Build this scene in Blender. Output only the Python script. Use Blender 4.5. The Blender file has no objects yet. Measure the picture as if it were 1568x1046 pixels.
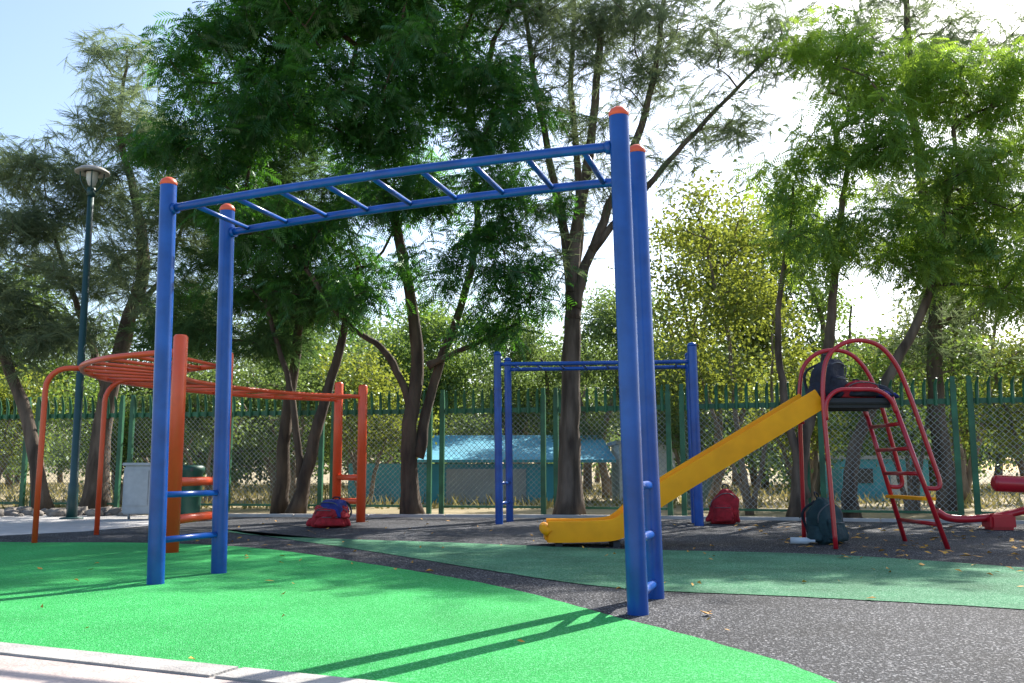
import bpy, bmesh, math, random
import numpy as np
from mathutils import Vector, Matrix, noise
R = np.random.RandomState(7)
random.seed(7)
scene = bpy.context.scene

# ------------------------------------------------------------------ materials
def new_mat(name):
    m = bpy.data.materials.new(name); m.use_nodes = True
    nt = m.node_tree; nt.nodes.clear()
    out = nt.nodes.new('ShaderNodeOutputMaterial')
    return m, nt, out

def surf(name, c1, c2=None, scale=8.0, rough=0.6, bump=0.0, bscale=None, detail=6, metallic=0.0,
         speck=None, speck_scale=300, speck_thr=0.6, coat=0.0, stretch=None, big=None, spec=0.5):
    m, nt, out = new_mat(name); N = nt.nodes; L = nt.links
    b = N.new('ShaderNodeBsdfPrincipled'); L.new(b.outputs[0], out.inputs[0])
    b.inputs['Roughness'].default_value = rough
    b.inputs['Metallic'].default_value = metallic
    b.inputs['Specular IOR Level'].default_value = spec
    if coat: b.inputs['Coat Weight'].default_value = coat; b.inputs['Coat Roughness'].default_value = 0.12
    tc = N.new('ShaderNodeTexCoord'); mp = N.new('ShaderNodeMapping')
    L.new(tc.outputs['Object'], mp.inputs[0])
    if stretch: mp.inputs['Scale'].default_value = stretch
    c2 = c2 or tuple(x*0.8 for x in c1)
    n = N.new('ShaderNodeTexNoise'); n.inputs['Scale'].default_value = scale; n.inputs['Detail'].default_value = detail
    L.new(mp.outputs[0], n.inputs[0])
    r = N.new('ShaderNodeValToRGB'); r.color_ramp.elements[0].position = 0.35; r.color_ramp.elements[1].position = 0.65
    r.color_ramp.elements[0].color = (*c1, 1); r.color_ramp.elements[1].color = (*c2, 1)
    L.new(n.outputs[0], r.inputs[0]); col = r.outputs[0]
    if speck:
        v = N.new('ShaderNodeTexNoise'); v.inputs['Scale'].default_value = speck_scale; v.inputs['Detail'].default_value = 2
        L.new(mp.outputs[0], v.inputs[0])
        rr = N.new('ShaderNodeValToRGB'); rr.color_ramp.elements[0].position = speck_thr-0.04; rr.color_ramp.elements[1].position = speck_thr+0.04
        L.new(v.outputs[0], rr.inputs[0])
        mx = N.new('ShaderNodeMix'); mx.data_type = 'RGBA'
        L.new(rr.outputs[0], mx.inputs[0]); L.new(col, mx.inputs[6]); mx.inputs[7].default_value = (*speck, 1); col = mx.outputs[2]
    if big:
        v = N.new('ShaderNodeTexNoise'); v.inputs['Scale'].default_value = big[0]; v.inputs['Detail'].default_value = 5
        L.new(mp.outputs[0], v.inputs[0])
        mr = N.new('ShaderNodeMapRange'); mr.inputs[1].default_value = .3; mr.inputs[2].default_value = .7
        mr.inputs[3].default_value = big[1]; mr.inputs[4].default_value = big[2]
        L.new(v.outputs[0], mr.inputs[0])
        mx = N.new('ShaderNodeVectorMath'); mx.operation = 'SCALE'
        L.new(col, mx.inputs[0]); L.new(mr.outputs[0], mx.inputs[3]); col = mx.outputs[0]
    L.new(col, b.inputs['Base Color'])
    if bump:
        n2 = N.new('ShaderNodeTexNoise'); n2.inputs['Scale'].default_value = bscale or scale*3; n2.inputs['Detail'].default_value = 4
        L.new(mp.outputs[0], n2.inputs[0])
        bp = N.new('ShaderNodeBump'); bp.inputs['Strength'].default_value = bump; bp.inputs['Distance'].default_value = 0.02
        L.new(n2.outputs[0], bp.inputs['Height']); L.new(bp.outputs[0], b.inputs['Normal'])
    return m

def leafmat(name, dark, light, trans, tfac=0.45, gloss=0.06):
    m, nt, out = new_mat(name); N = nt.nodes; L = nt.links
    a = N.new('ShaderNodeAttribute'); a.attribute_name = 'tint'
    mx = N.new('ShaderNodeMix'); mx.data_type = 'RGBA'
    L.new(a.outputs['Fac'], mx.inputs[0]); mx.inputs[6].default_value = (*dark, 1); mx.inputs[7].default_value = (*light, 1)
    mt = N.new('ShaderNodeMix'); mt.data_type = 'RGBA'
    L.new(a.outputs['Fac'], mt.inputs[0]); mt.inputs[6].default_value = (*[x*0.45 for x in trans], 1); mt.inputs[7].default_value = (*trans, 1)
    d = N.new('ShaderNodeBsdfDiffuse'); L.new(mx.outputs[2], d.inputs[0])
    t = N.new('ShaderNodeBsdfTranslucent'); L.new(mt.outputs[2], t.inputs[0])
    s = N.new('ShaderNodeMixShader'); s.inputs[0].default_value = tfac
    L.new(d.outputs[0], s.inputs[1]); L.new(t.outputs[0], s.inputs[2])
    last = s
    if gloss:
        g = N.new('ShaderNodeBsdfGlossy'); g.inputs['Roughness'].default_value = 0.4; g.inputs[0].default_value = (.6, .7, .6, 1)
        s2 = N.new('ShaderNodeMixShader'); s2.inputs[0].default_value = gloss
        L.new(s.outputs[0], s2.inputs[1]); L.new(g.outputs[0], s2.inputs[2]); last = s2
    L.new(last.outputs[0], out.inputs[0])
    return m

M = {}
M['blue'] = surf('blue_paint', (.004, .064, .31), (.006, .082, .37), scale=3, rough=.28, coat=.15, bump=.03, bscale=60, big=(7, .72, 1.1), spec=.35)
M['cap'] = surf('orange_cap', (.80, .13, .05), (.7, .1, .04), rough=.45)
M['orange'] = surf('orange_paint', (.85, .10, .025), (.76, .08, .02), scale=3, rough=.38, coat=.1, big=(6, .85, 1.05))
M['red'] = surf('red_paint', (.50, .012, .025), (.42, .010, .02), scale=4, rough=.3, coat=.3)
M['yellow'] = surf('yellow_plastic', (1.0, .40, .002), (.93, .35, .002), scale=3, rough=.5, big=(5, .88, 1.05), spec=.25)
M['black'] = surf('black_deck', (.02, .022, .03), rough=.6)
M['fgreen'] = surf('fence_green', (.018, .11, .05), (.03, .16, .075), scale=5, rough=.5, big=(3, .6, 1.15))
M['wire'] = surf('galvanised_wire', (.36, .38, .36), (.25, .27, .25), rough=.5, metallic=.1)
M['lamp'] = surf('lamp_paint', (.012, .05, .05), (.015, .06, .06), rough=.45)
M['lamphead'] = surf('lamp_head', (.35, .33, .30), (.28, .26, .24), rough=.5)
M['glass'] = surf('lamp_glass', (.6, .6, .58), rough=.15)
M['rub_green'] = surf('green_rubber', (.024, .37, .075), (.048, .50, .115), scale=110, rough=.85, bump=.9, bscale=160, speck=(.16, .66, .26), speck_scale=130, speck_thr=.58, big=(1.3, .75, 1.06), spec=.2)
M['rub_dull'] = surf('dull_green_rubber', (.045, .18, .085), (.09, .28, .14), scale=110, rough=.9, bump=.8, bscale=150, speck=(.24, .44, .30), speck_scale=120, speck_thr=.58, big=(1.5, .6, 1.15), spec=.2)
M['rub_black'] = surf('black_rubber', (.012, .014, .019), (.042, .045, .053), scale=75, rough=.8, bump=1.0, bscale=100, speck=(.33, .33, .34), speck_scale=85, speck_thr=.61, big=(1.2, .55, 1.2), spec=.25)
M['soil'] = surf('dry_ground', (.34, .27, .15), (.22, .18, .09), scale=.8, rough=.95, bump=.4, bscale=15, big=(.15, .7, 1.2))
M['conc'] = surf('concrete', (.50, .48, .46), (.42, .40, .38), scale=6, rough=.85, bump=.2, bscale=80, big=(.8, .85, 1.05))
M['kerb'] = surf('kerb_concrete', (.46, .44, .41), (.34, .32, .30), scale=9, rough=.85, bump=.35, bscale=70, big=(3, .75, 1.05))
M['pave'] = surf('pavement', (.50, .42, .38), (.40, .33, .30), scale=14, rough=.85, bump=.35, bscale=50, big=(2, .8, 1.05))
M['rock'] = surf('rock', (.16, .14, .12), (.26, .23, .20), scale=6, rough=.9, bump=.5)
M['bark_dark'] = surf('bark_dark', (.035, .023, .016), (.10, .07, .046), scale=9, rough=.95, bump=1.0, bscale=22, stretch=(1, 1, .22))
M['bark_grey'] = surf('bark_grey', (.05, .035, .025), (.16, .12, .09), scale=8, rough=.95, bump=1.0, bscale=20, stretch=(1, 1, .2))
M['bark_pale'] = surf('bark_pale', (.13, .10, .075), (.24, .19, .15), scale=9, rough=.95, bump=.8, bscale=24, stretch=(1, 1, .3))
M['jac'] = leafmat('jacaranda_leaf', (.018, .068, .030), (.06, .165, .04), (.16, .48, .03), .42)
M['jac2'] = leafmat('jacaranda_young_leaf', (.045, .13, .045), (.18, .30, .06), (.50, .74, .07), .5)
M['cas'] = leafmat('casuarina_needle', (.085, .125, .085), (.20, .25, .16), (.34, .44, .20), .45, 0)
M['casd'] = leafmat('casuarina_dark_needle', (.035, .08, .035), (.10, .17, .07), (.20, .36, .10), .42, 0)
M['yel'] = leafmat('yellowing_leaf', (.06, .11, .025), (.18, .22, .045), (.42, .48, .06), .47)
M['mid'] = leafmat('midground_leaf', (.035, .085, .03), (.12, .20, .05), (.30, .45, .07), .45)
M['far'] = leafmat('far_leaf', (.04, .085, .035), (.14, .20, .07), (.28, .40, .09), .45)
M['turq'] = surf('turquoise_paint', (.06, .30, .42), (.08, .36, .48), scale=2, rough=.8, big=(.7, .8, 1.1))
M['grey'] = surf('grey_sheet', (.34, .37, .42), (.28, .31, .36), scale=2, rough=.6)
M['white'] = surf('white_wall', (.62, .64, .66), (.52, .54, .56), scale=1.5, rough=.8)
M['tan'] = surf('beige_wall', (.5, .38, .26), (.42, .32, .22), scale=1.5, rough=.8)
M['dark'] = surf('dark_opening', (.02, .022, .025), rough=.3)
M['bag_red'] = surf('red_fabric', (.44, .015, .025), (.28, .010, .015), scale=20, rough=.85, bump=.6, bscale=18)
M['bag_blue'] = surf('blue_fabric', (.02, .035, .22), (.015, .02, .12), scale=20, rough=.85, bump=.6, bscale=18)
M['bag_teal'] = surf('teal_fabric', (.008, .032, .042), (.014, .05, .06), scale=20, rough=.8, bump=.6, bscale=18)
M['bag_navy'] = surf('navy_fabric', (.010, .012, .024), (.017, .02, .036), scale=20, rough=.8, bump=.6, bscale=18)
M['zip'] = surf('zip_trim', (.10, .11, .12), rough=.5)
M['binm'] = surf('bin_metal', (.40, .42, .44), (.33, .35, .37), rough=.45, metallic=.4)
M['bing'] = surf('bin_green', (.006, .06, .04), (.008, .07, .045), rough=.5)
M['agave'] = surf('agave_blade', (.10, .17, .17), (.16, .24, .24), scale=5, rough=.6)
M['dry'] = surf('fallen_leaf', (.65, .36, .04), (.45, .20, .03), scale=30, rough=.8)
M['bottle'] = surf('bottle_plastic', (.55, .62, .68), rough=.2)
M['grass'] = leafmat('dry_grass_blade', (.20, .19, .07), (.42, .37, .17), (.4, .34, .12), .3, 0)

# ------------------------------------------------------------------ builders
def empty(name, loc=(0, 0, 0)):
    e = bpy.data.objects.new(name, None); e.location = loc
    scene.collection.objects.link(e); e.empty_display_size = .2
    return e

class MB:
    def __init__(s): s.v = []; s.f = []; s.m = []; s.sm = []
    def add(s, vs, fs, mi=0, smooth=False):
        o = len(s.v); s.v += [tuple(p) for p in vs]
        s.f += [tuple(i+o for i in f) for f in fs]; s.m += [mi]*len(fs); s.sm += [smooth]*len(fs)
    def tube(s, pts, r, seg=10, mi=0, cap=True, smooth=True):
        pts = [Vector(p) for p in pts]; n = len(pts)
        rs = r if hasattr(r, '__len__') else [r]*n
        vs = []; fs = []; u = None
        for i, p in enumerate(pts):
            d = (pts[min(i+1, n-1)]-pts[max(i-1, 0)])
            if d.length < 1e-9: d = Vector((0, 0, 1))
            d.normalize()
            if u is None:
                u = d.orthogonal().normalized()
            u = (u-d*u.dot(d))
            if u.length < 1e-6: u = d.orthogonal()
            u.normalize(); w = d.cross(u)
            for k in range(seg):
                a = 2*math.pi*k/seg
                vs.append(p+(u*math.cos(a)+w*math.sin(a))*rs[i])
        for i in range(n-1):
            for k in range(seg):
                fs.append((i*seg+k, i*seg+(k+1) % seg, (i+1)*seg+(k+1) % seg, (i+1)*seg+k))
        s.add(vs, fs, mi, smooth)
        if cap:
            o = len(s.v)-len(vs)
            s.f.append(tuple(o+k for k in reversed(range(seg)))); s.m.append(mi); s.sm.append(False)
            s.f.append(tuple(o+(n-1)*seg+k for k in range(seg))); s.m.append(mi); s.sm.append(False)
    def box(s, c, size, mi=0, rz=0.0, bev=0.0):
        cx, cy, cz = c; sx, sy, sz = [a/2 for a in size]
        if bev <= 0:
            vs = [(x*sx, y*sy, z*sz) for z in (-1, 1) for y in (-1, 1) for x in (-1, 1)]
            fs = [(0, 2, 3, 1), (4, 5, 7, 6), (0, 1, 5, 4), (2, 6, 7, 3), (0, 4, 6, 2), (1, 3, 7, 5)]
        else:
            bm = bmesh.new(); bmesh.ops.create_cube(bm, size=1)
            bmesh.ops.scale(bm, vec=size, verts=bm.verts)
            bmesh.ops.bevel(bm, geom=bm.edges[:], offset=bev, segments=2, affect='EDGES')
            bm.verts.index_update()
            vs = [tuple(v.co) for v in bm.verts]; fs = [tuple(v.index for v in f.verts) for f in bm.faces]; bm.free()
        ca, sa = math.cos(rz), math.sin(rz)
        s.add([(cx+x*ca-y*sa, cy+x*sa+y*ca, cz+z) for x, y, z in vs], fs, mi)
    def lathe(s, c, prof, seg=24, mi=0, axis=None):
        vs = []; fs = []
        for (r, z) in prof:
            for k in range(seg):
                a = 2*math.pi*k/seg; vs.append((c[0]+r*math.cos(a), c[1]+r*math.sin(a), c[2]+z))
        for i in range(len(prof)-1):
            for k in range(seg):
                fs.append((i*seg+k, i*seg+(k+1) % seg, (i+1)*seg+(k+1) % seg, (i+1)*seg+k))
        s.add(vs, fs, mi, True)
    def blob(s, c, size, e=.6, nz=.1, ns=3.0, mi=0, rz=0, seed=0, nu=36, nv=24, taper=0.0, fold=0.0):
        vs = []; fs = []
        sg = lambda w, p: math.copysign(abs(w)**p, w)
        M3 = Matrix.Rotation(rz, 3, 'Z')
        for j in range(nv+1):
            ph = -math.pi/2+math.pi*j/nv
            for i in range(nu):
                th = 2*math.pi*i/nu
                p = Vector((sg(math.cos(ph), e)*sg(math.cos(th), e), sg(math.cos(ph), e)*sg(math.sin(th), e), sg(math.sin(ph), e)))
                q = Vector((p.x*ns, p.y*ns, p.z*ns))+Vector((seed*7.3, seed*3.1, 0))
                k = 1+nz*noise.noise(q)+nz*.6*noise.noise(q*2.3)
                if fold: k -= fold*abs(noise.noise(Vector((q.x*1.6, q.y*1.6, q.z*.7))))
                tz = 1-taper*max(0, (p.z+.2)/1.2)**1.4
                p = Vector((p.x*size[0]/2*tz*k, p.y*size[1]/2*tz*k, p.z*size[2]/2*(1+(k-1)*.4)))
                vs.append(Vector(c)+M3 @ p)
        for j in range(nv):
            for i in range(nu):
                fs.append((j*nu+i, j*nu+(i+1) % nu, (j+1)*nu+(i+1) % nu, (j+1)*nu+i))
        s.add(vs, fs, mi, True)
    def obj(s, name, mats, parent=None):
        me = bpy.data.meshes.new(name); me.from_pydata(s.v, [], s.f)
        for m in mats: me.materials.append(M[m])
        me.polygons.foreach_set('material_index', s.m); me.polygons.foreach_set('use_smooth', s.sm)
        me.update()
        o = bpy.data.objects.new(name, me); scene.collection.objects.link(o)
        if parent: o.parent = parent
        return o

def catmull(pts, n=8):
    P = [Vector(p) for p in pts]; P = [2*P[0]-P[1]]+P+[2*P[-1]-P[-2]]; out = []
    for i in range(1, len(P)-2):
        for k in range(n):
            t = k/n; a, b, c, d = P[i-1], P[i], P[i+1], P[i+2]
            out.append(.5*((2*b)+(c-a)*t+(2*a-5*b+4*c-d)*t*t+(3*b-a-3*c+d)*t**3))
    out.append(P[-2]); return out

def sheet(name, pts, z, mat, parent=None):
    bm = bmesh.new()
    vs = [bm.verts.new((p[0], p[1], z)) for p in pts]
    f = bm.faces.new(vs); bm.normal_update()
    if f.normal.z < 0: f.normal_flip()
    bmesh.ops.triangulate(bm, faces=[f])
    me = bpy.data.meshes.new(name); bm.to_mesh(me); bm.free(); me.materials.append(M[mat])
    o = bpy.data.objects.new(name, me); scene.collection.objects.link(o)
    if parent: o.parent = parent
    return o

def quads_obj(name, V, tint, mat, parent=None, extra=None):
    """V: (n,4,3)"""
    n = V.shape[0]; me = bpy.data.meshes.new(name)
    me.vertices.add(n*4); me.vertices.foreach_set('co', V.reshape(-1).astype(np.float32))
    me.loops.add(n*4); me.loops.foreach_set('vertex_index', np.arange(n*4, dtype=np.int32))
    me.polygons.add(n); me.polygons.foreach_set('loop_start', np.arange(0, n*4, 4, dtype=np.int32))
    a = me.attributes.new('tint', 'FLOAT', 'POINT')
    a.data.foreach_set('value', np.repeat(tint, 4).astype(np.float32))
    me.update(calc_edges=True); me.materials.append(M[mat])
    o = bpy.data.objects.new(name, me); scene.collection.objects.link(o)
    if parent: o.parent = parent
    return o

# ------------------------------------------------------------------ foliage stamps
def stamp_frond():
    q = []; L = .30
    for i in range(8):
        x = .04+L*i/8.; ln = .10*math.sin(math.pi*(i+1.5)/10.5)+.02; z = -.9*x*x
        for sgn in (-1, 1):
            dx, dy = ln*.5, ln*.87*sgn; w = .0115
            q.append([(x-w, 0, z), (x+dx*.5-w*1.1, dy*.5, z-.010), (x+dx, dy, z-.045), (x+dx*.5+w*1.3, dy*.5, z-.012)])
    return np.array(q)
def stamp_needles(n=13, L=.28, w=.008, seed=1):
    r = np.random.RandomState(seed); q = []
    for i in range(n):
        d = np.array([r.normal(0, .42), r.normal(0, .42), 0]) + np.array([.75, 0, -.1]); d /= np.linalg.norm(d)
        s = np.cross(d, r.normal(size=3)); s /= np.linalg.norm(s); l = L*r.uniform(.5, 1.1); o = np.array([r.uniform(0, .14), 0, 0])
        g = np.array([0, 0, -.08])
        q.append([o-s*w*.5, o+s*w*.5, o+d*l+s*w*.3+g, o+d*l-s*w*.3+g])
    return np.array(q)
def stamp_leaves(n=12, R0=.17, l=.08, w=.045, seed=2):
    r = np.random.RandomState(seed); q = []
    for i in range(n):
        o = r.normal(size=3)*R0*.6; d = r.normal(size=3); d[2] -= .5; d /= np.linalg.norm(d)
        s = np.cross(d, r.normal(size=3)); s /= np.linalg.norm(s)
        q.append([o, o+d*l*.5+s*w*.5, o+d*l, o+d*l*.5-s*w*.5])
    return np.array(q)
ST = {'frond': stamp_frond(), 'needle': stamp_needles(), 'leaf': stamp_leaves(), 'bigleaf': stamp_leaves(12, .42, .17, .10, 5), 'midleaf': stamp_leaves(12, .26, .095, .05, 8)}

def rotmats(n, pitch_lo, pitch_hi, rs):
    az = rs.uniform(0, 2*np.pi, n); pi_ = np.radians(rs.uniform(pitch_lo, pitch_hi, n)); ro = rs.normal(0, .5, n)
    pi_ = -pi_
    ca, sa, cp, sp, cr, sr = np.cos(az), np.sin(az), np.cos(pi_), np.sin(pi_), np.cos(ro), np.sin(ro)
    Z = np.zeros(n); O = np.ones(n)
    Rz = np.stack([ca, -sa, Z, sa, ca, Z, Z, Z, O], 1).reshape(n, 3, 3)
    Ry = np.stack([cp, Z, sp, Z, O, Z, -sp, Z, cp], 1).reshape(n, 3, 3)
    Rx = np.stack([O, Z, Z, Z, cr, -sr, Z, sr, cr], 1).reshape(n, 3, 3)
    return Rz @ Ry @ Rx

def scatter(stamp, pos, rs, pitch=(-60, 10), sc=(.8, 1.25)):
    n = len(pos); Rm = rotmats(n, pitch[0], pitch[1], rs); s = rs.uniform(sc[0], sc[1], n)
    V = np.einsum('nij,kqj->nkqi', Rm, ST[stamp])*s[:, None, None, None]+pos[:, None, None, :]
    return V.reshape(-1, 4, 3), ST[stamp].shape[0]

def tree(name, trunks, blobs, density, stamp, leaf, bark, seed, per=26, spread=.24, pitch=(-60, 10), sc=(.8, 1.25),
         tip_r=.008, pathcost=.22, leafy=.55, kexp=.46, skip=.0):
    rs = np.random.RandomState(seed); par = empty(name)
    mb = MB()
    pos = []; par_i = []; plen = []; nodes_tr = []
    for pts, r0, r1 in trunks:
        c = catmull(pts, 6); n = len(c); base = len(pos)
        rr = []
        for i, p in enumerate(c):
            t = i/(n-1); r = r0+(r1-r0)*t
            if t < .12: r *= 1+.45*(1-t/.12)**2
            rr.append(r*(1+.10*noise.noise(Vector(p)*3)))
            pos.append(np.array(p)); par_i.append(-1 if i == 0 else base+i-1); plen.append(0 if i == 0 else plen[-1]+np.linalg.norm(pos[-1]-pos[-2]))
            nodes_tr.append(i > n*.35)
        mb.tube([p+Vector((rs.normal(0, .010), rs.normal(0, .010), 0)) for p in c], rr, 12)
    ntr = len(pos)
    allow = np.array(nodes_tr, bool)
    T = []
    for (x, y, z, rx, ry, rz) in blobs:
        k = max(3, int(density*rx*ry*rz*4.2))
        d = rs.normal(size=(k, 3)); d /= np.linalg.norm(d, axis=1)[:, None]
        rad = rs.uniform(.12, 1, k)**(1/2.4)
        T.append(np.array([x, y, z])+d*rad[:, None]*np.array([rx, ry, rz]))
    T = np.concatenate(T)
    tp = np.array([pos[i] for i in range(ntr) if nodes_tr[i]])
    dd = np.min(np.linalg.norm(T[:, None]-tp[None], axis=2), axis=1)
    T = T[np.argsort(dd)]
    paths = []
    P = np.zeros((len(T)*14+ntr+10, 3)); P[:ntr] = pos; PL = np.zeros(len(P)); PL[:ntr] = [0.5*v for v in plen]; par_l = list(par_i)
    AL = np.ones(len(P), bool); AL[:ntr] = allow; cnt = ntr
    for t in T:
        d = np.linalg.norm(P[:cnt]-t, axis=1)
        up = np.maximum(0, P[:cnt, 2]-t[2])
        cost = d+pathcost*PL[:cnt]+.6*up + (~AL[:cnt])*1e3
        j = int(np.argmin(cost)); a = P[j].copy(); L = d[j]
        ns = int(min(12, max(2, L/.28)))
        pj = par_l[j]; pd = (P[j]-P[pj]) if pj >= 0 else np.array([0, 0, 1.]); pd = pd/(np.linalg.norm(pd)+1e-6)
        mid = a+(t-a)*.45+pd*L*.18+np.array([0, 0, .06*L])+rs.normal(size=3)*L*.06
        path = [j]
        for s in range(1, ns+1):
            u = s/ns; p = (1-u)**2*a+2*u*(1-u)*mid+u*u*t
            if s < ns: p = p+rs.normal(size=3)*.018
            P[cnt] = p; PL[cnt] = PL[path[-1]]+L/ns; par_l.append(path[-1]); path.append(cnt); cnt += 1
        paths.append(path)
    count = np.zeros(cnt)
    for path in paths: count[path[-1]] += 1
    for i in range(cnt-1, -1, -1):
        if par_l[i] >= 0: count[par_l[i]] += count[i]
    rad = tip_r*np.maximum(count, 1)**kexp
    for path in paths:
        rr = [min(rad[i], rad[path[1]]*1.05) for i in path]
        rr[-1] = tip_r*.5
        mb.tube([P[i] for i in path], rr, 5 if rr[0] < .03 else 8, cap=False)
    mb.obj('trunk_and_limbs', [bark], par)
    pts = []
    for path in paths:
        if rs.uniform() < skip: continue
        n = len(path); k0 = int(n*(1-leafy))
        for i in path[max(1, k0):]:
            pts.append(P[i])
        pts.append(P[path[-1]])
    pts = np.array(pts)
    k = max(1, int(round(per*len(T)/len(pts))))
    cl = rs.uniform(0, 1, len(pts))
    cl = .5*cl+.5*np.array([.5+.9*noise.noise(Vector(p)*1.3) for p in pts])
    base = np.repeat(pts, k, axis=0)+rs.normal(size=(len(pts)*k, 3))*np.array([spread, spread, spread*.6])
    V, q = scatter(stamp, base, rs, pitch, sc)
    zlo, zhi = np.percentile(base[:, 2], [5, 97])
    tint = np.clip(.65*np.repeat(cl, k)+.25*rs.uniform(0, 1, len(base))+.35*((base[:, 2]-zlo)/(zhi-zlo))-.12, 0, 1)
    quads_obj('foliage', V, np.repeat(tint, q), leaf, par)
    return par

# ------------------------------------------------------------------ ground
sheet('ground', [(-300, -60), (300, -60), (300, 500), (-300, 500)], 0, 'soil')
sheet('park_path', [(-14, 6.2), (-6, 5.6), (-5, 8.5), (-4.2, 14.2), (-14, 15.6)], .004, 'conc')
blk = [(-14, 8.35), (-6.2, 9.1), (-4.9, 10.6), (-4.5, 12.0), (-4.4, 13.9), (-1, 13.7), (1, 13.55), (4, 12.8), (7, 11.9), (14, 9.6), (14, -6), (-4, -6), (-4, 3), (-8, 5.2), (-14, 8)]
sheet('black_rubber_surface', blk, .008, 'rub_black')
def smooth2(p, n=8): return [(v.x, v.y) for v in catmull([(a, b, 0) for a, b in p], n)]
def ragged(p, amp=.012):
    o = []
    for (a, b), (c, d) in zip(p[:-1], p[1:]):
        L = math.hypot(c-a, d-b); n = max(1, int(L/.04))
        for k in range(n):
            t = k/n; x, y = a+(c-a)*t, b+(d-b)*t
            o.append((x+amp*noise.noise(Vector((x*9, y*9, 1))), y+amp*noise.noise(Vector((x*9, y*9, 5)))))
    return o+[p[-1]]
gb = ragged(smooth2([(-14, 10.2), (-8, 9.6), (-4.95, 9.0), (-3.5, 8.9), (-2.26, 8.3), (-1.09, 6.97), (-.094, 5.63), (.459, 4.53), (.827, 3.79), (1.054, 3.154), (1.2, 2.0), (1.2, 0), (1.1, -4)]))
sheet('green_rubber_surface', gb+[(-4, -4), (-4, 4.6), (-14, 9.0)], .012, 'rub_green')
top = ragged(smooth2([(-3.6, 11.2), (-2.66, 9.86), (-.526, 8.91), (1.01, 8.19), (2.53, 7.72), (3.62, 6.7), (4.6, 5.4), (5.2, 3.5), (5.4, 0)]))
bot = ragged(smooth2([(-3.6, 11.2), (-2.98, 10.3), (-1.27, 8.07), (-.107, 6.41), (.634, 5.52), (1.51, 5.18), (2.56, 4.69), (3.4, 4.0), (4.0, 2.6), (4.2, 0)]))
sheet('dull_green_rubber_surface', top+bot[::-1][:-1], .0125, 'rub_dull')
w = empty('walkway')
mb = MB()
def kerbstrip(mb, a, b, wd, h, mi=0, seg=1.2):
    a = Vector(a); b = Vector(b); L = (b-a).length; d = (b-a)/L; n = int(L/seg); ang = math.atan2(d.y, d.x)
    for i in range(n):
        c = a+d*(i+.5)*L/n; mb.box((c.x, c.y, h/2-.02), (L/n-.008, wd, h+.04), mi, ang, .008)
kerbstrip(mb, (-14, 8.82), (-2.2, 3.72), .16, .03)
kerbstrip(mb, (-2.2, 3.72), (4, 1.1), .16, .03)
mb.obj('kerb', ['kerb'], w)
sheet('paving', [(-14, 8.72), (4, 1.0), (4, -5), (-14, -5)], .022, 'pave', w)
mb = MB()
for a, b in [((-4.4, 13.98), (-1, 13.78)), ((-1, 13.78), (1, 13.63)), ((1, 13.63), (4, 12.88)), ((4, 12.88), (7, 11.98)), ((7, 11.98), (14, 9.68))]:
    kerbstrip(mb, a, b, .10, .05, 0, 1.0)
mb.obj('edging_kerb', ['conc'])

# ------------------------------------------------------------------ blue monkey bars
def post(mb, a, b, r, capmi=1):
    a = Vector(a); b = Vector(b); d = (b-a).normalized()
    mb.tube([a, b], r, 24, 0, cap=False)
    mb.tube([b-d*.012, b+d*.010, b+d*.028, b+d*.04, b+d*.045], [r*1.02, r*1.02, r*.82, r*.45, .002], 24, capmi)

def lad(mb, a, b, c, d, z, n, rr, rg, lean=0, arch=0):
    """rails a-b (near) and c-d (far), rungs between"""
    A, B, C, D = [Vector((p[0]+lean, p[1], z)) for p in (a, b, c, d)]
    f = lambda P, Q, t: P.lerp(Q, t)+Vector((0, 0, arch*4*t*(1-t)))
    mb.tube([f(A, B, i/16) for i in range(17)], rr, 14); mb.tube([f(C, D, i/16) for i in range(17)], rr, 14)
    for i in range(n):
        t = (i+.62)/(n+.25)
        mb.tube([f(A, B, t)-(f(C, D, t)-f(A, B, t))*.01, f(C, D, t)], rg, 10)

E = empty('monkey_bars')
NR, NL, FR, FL = (.612, 4.564), (-2.181, 5.726), (.782, 5.129), (-1.984, 6.323)
ln = -.053
mb = MB()
for p in (NR, NL, FR, FL): post(mb, (p[0], p[1], 0), (p[0]+ln, p[1], 2.545), .052)
mb.obj('posts', ['blue', 'cap'], E)
mb = MB(); lad(mb, NL, NR, FL, FR, 2.375, 9, .027, .016, ln*.92, .03)
for p, q in ((NR, NL), (NL, NR), (FR, FL), (FL, FR)):
    d = (Vector(q)-Vector(p)).normalized(); b = Vector((p[0]+ln*.92, p[1], 2.375))
    mb.tube([b+Vector((d.x, d.y, 0))*.045, b+Vector((d.x, d.y, 0))*.075], .036, 14)
mb.obj('overhead_ladder', ['blue'], E)
mb = MB()
for z in (.09, .355, .62): 
    k = ln*z/2.545; mb.tube([(NR[0]+k, NR[1], z), (FR[0]+k, FR[1], z)], .023, 12)
for z in (.27, .548):
    k = ln*z/2.545; mb.tube([(NL[0]+k, NL[1], z), (FL[0]+k, FL[1], z)], .020, 12)
mb.obj('end_rungs', ['blue'], E)

E = empty('monkey_bars')
a, b, c, d = (-.165, 12.0), (2.36, 11.7), (-.03, 12.65), (2.44, 12.3)
mb = MB()
for p, r, h in ((a, .05, 2.22), (c, .05, 2.22), (b, .06, 2.30), (d, .06, 2.25)): post(mb, (p[0], p[1], 0), (p[0]-.03, p[1], h), r, 0)
mb.obj('posts', ['blue'], E)
mb = MB(); lad(mb, a, b, c, d, 2.09, 8, .026, .016, -.028)
for z in (.27, .53): mb.tube([(a[0], a[1], z), (c[0], c[1], z)], .02); mb.tube([(b[0], b[1], z), (d[0], d[1], z)], .02)
mb.obj('ladder', ['blue'], E)

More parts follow.
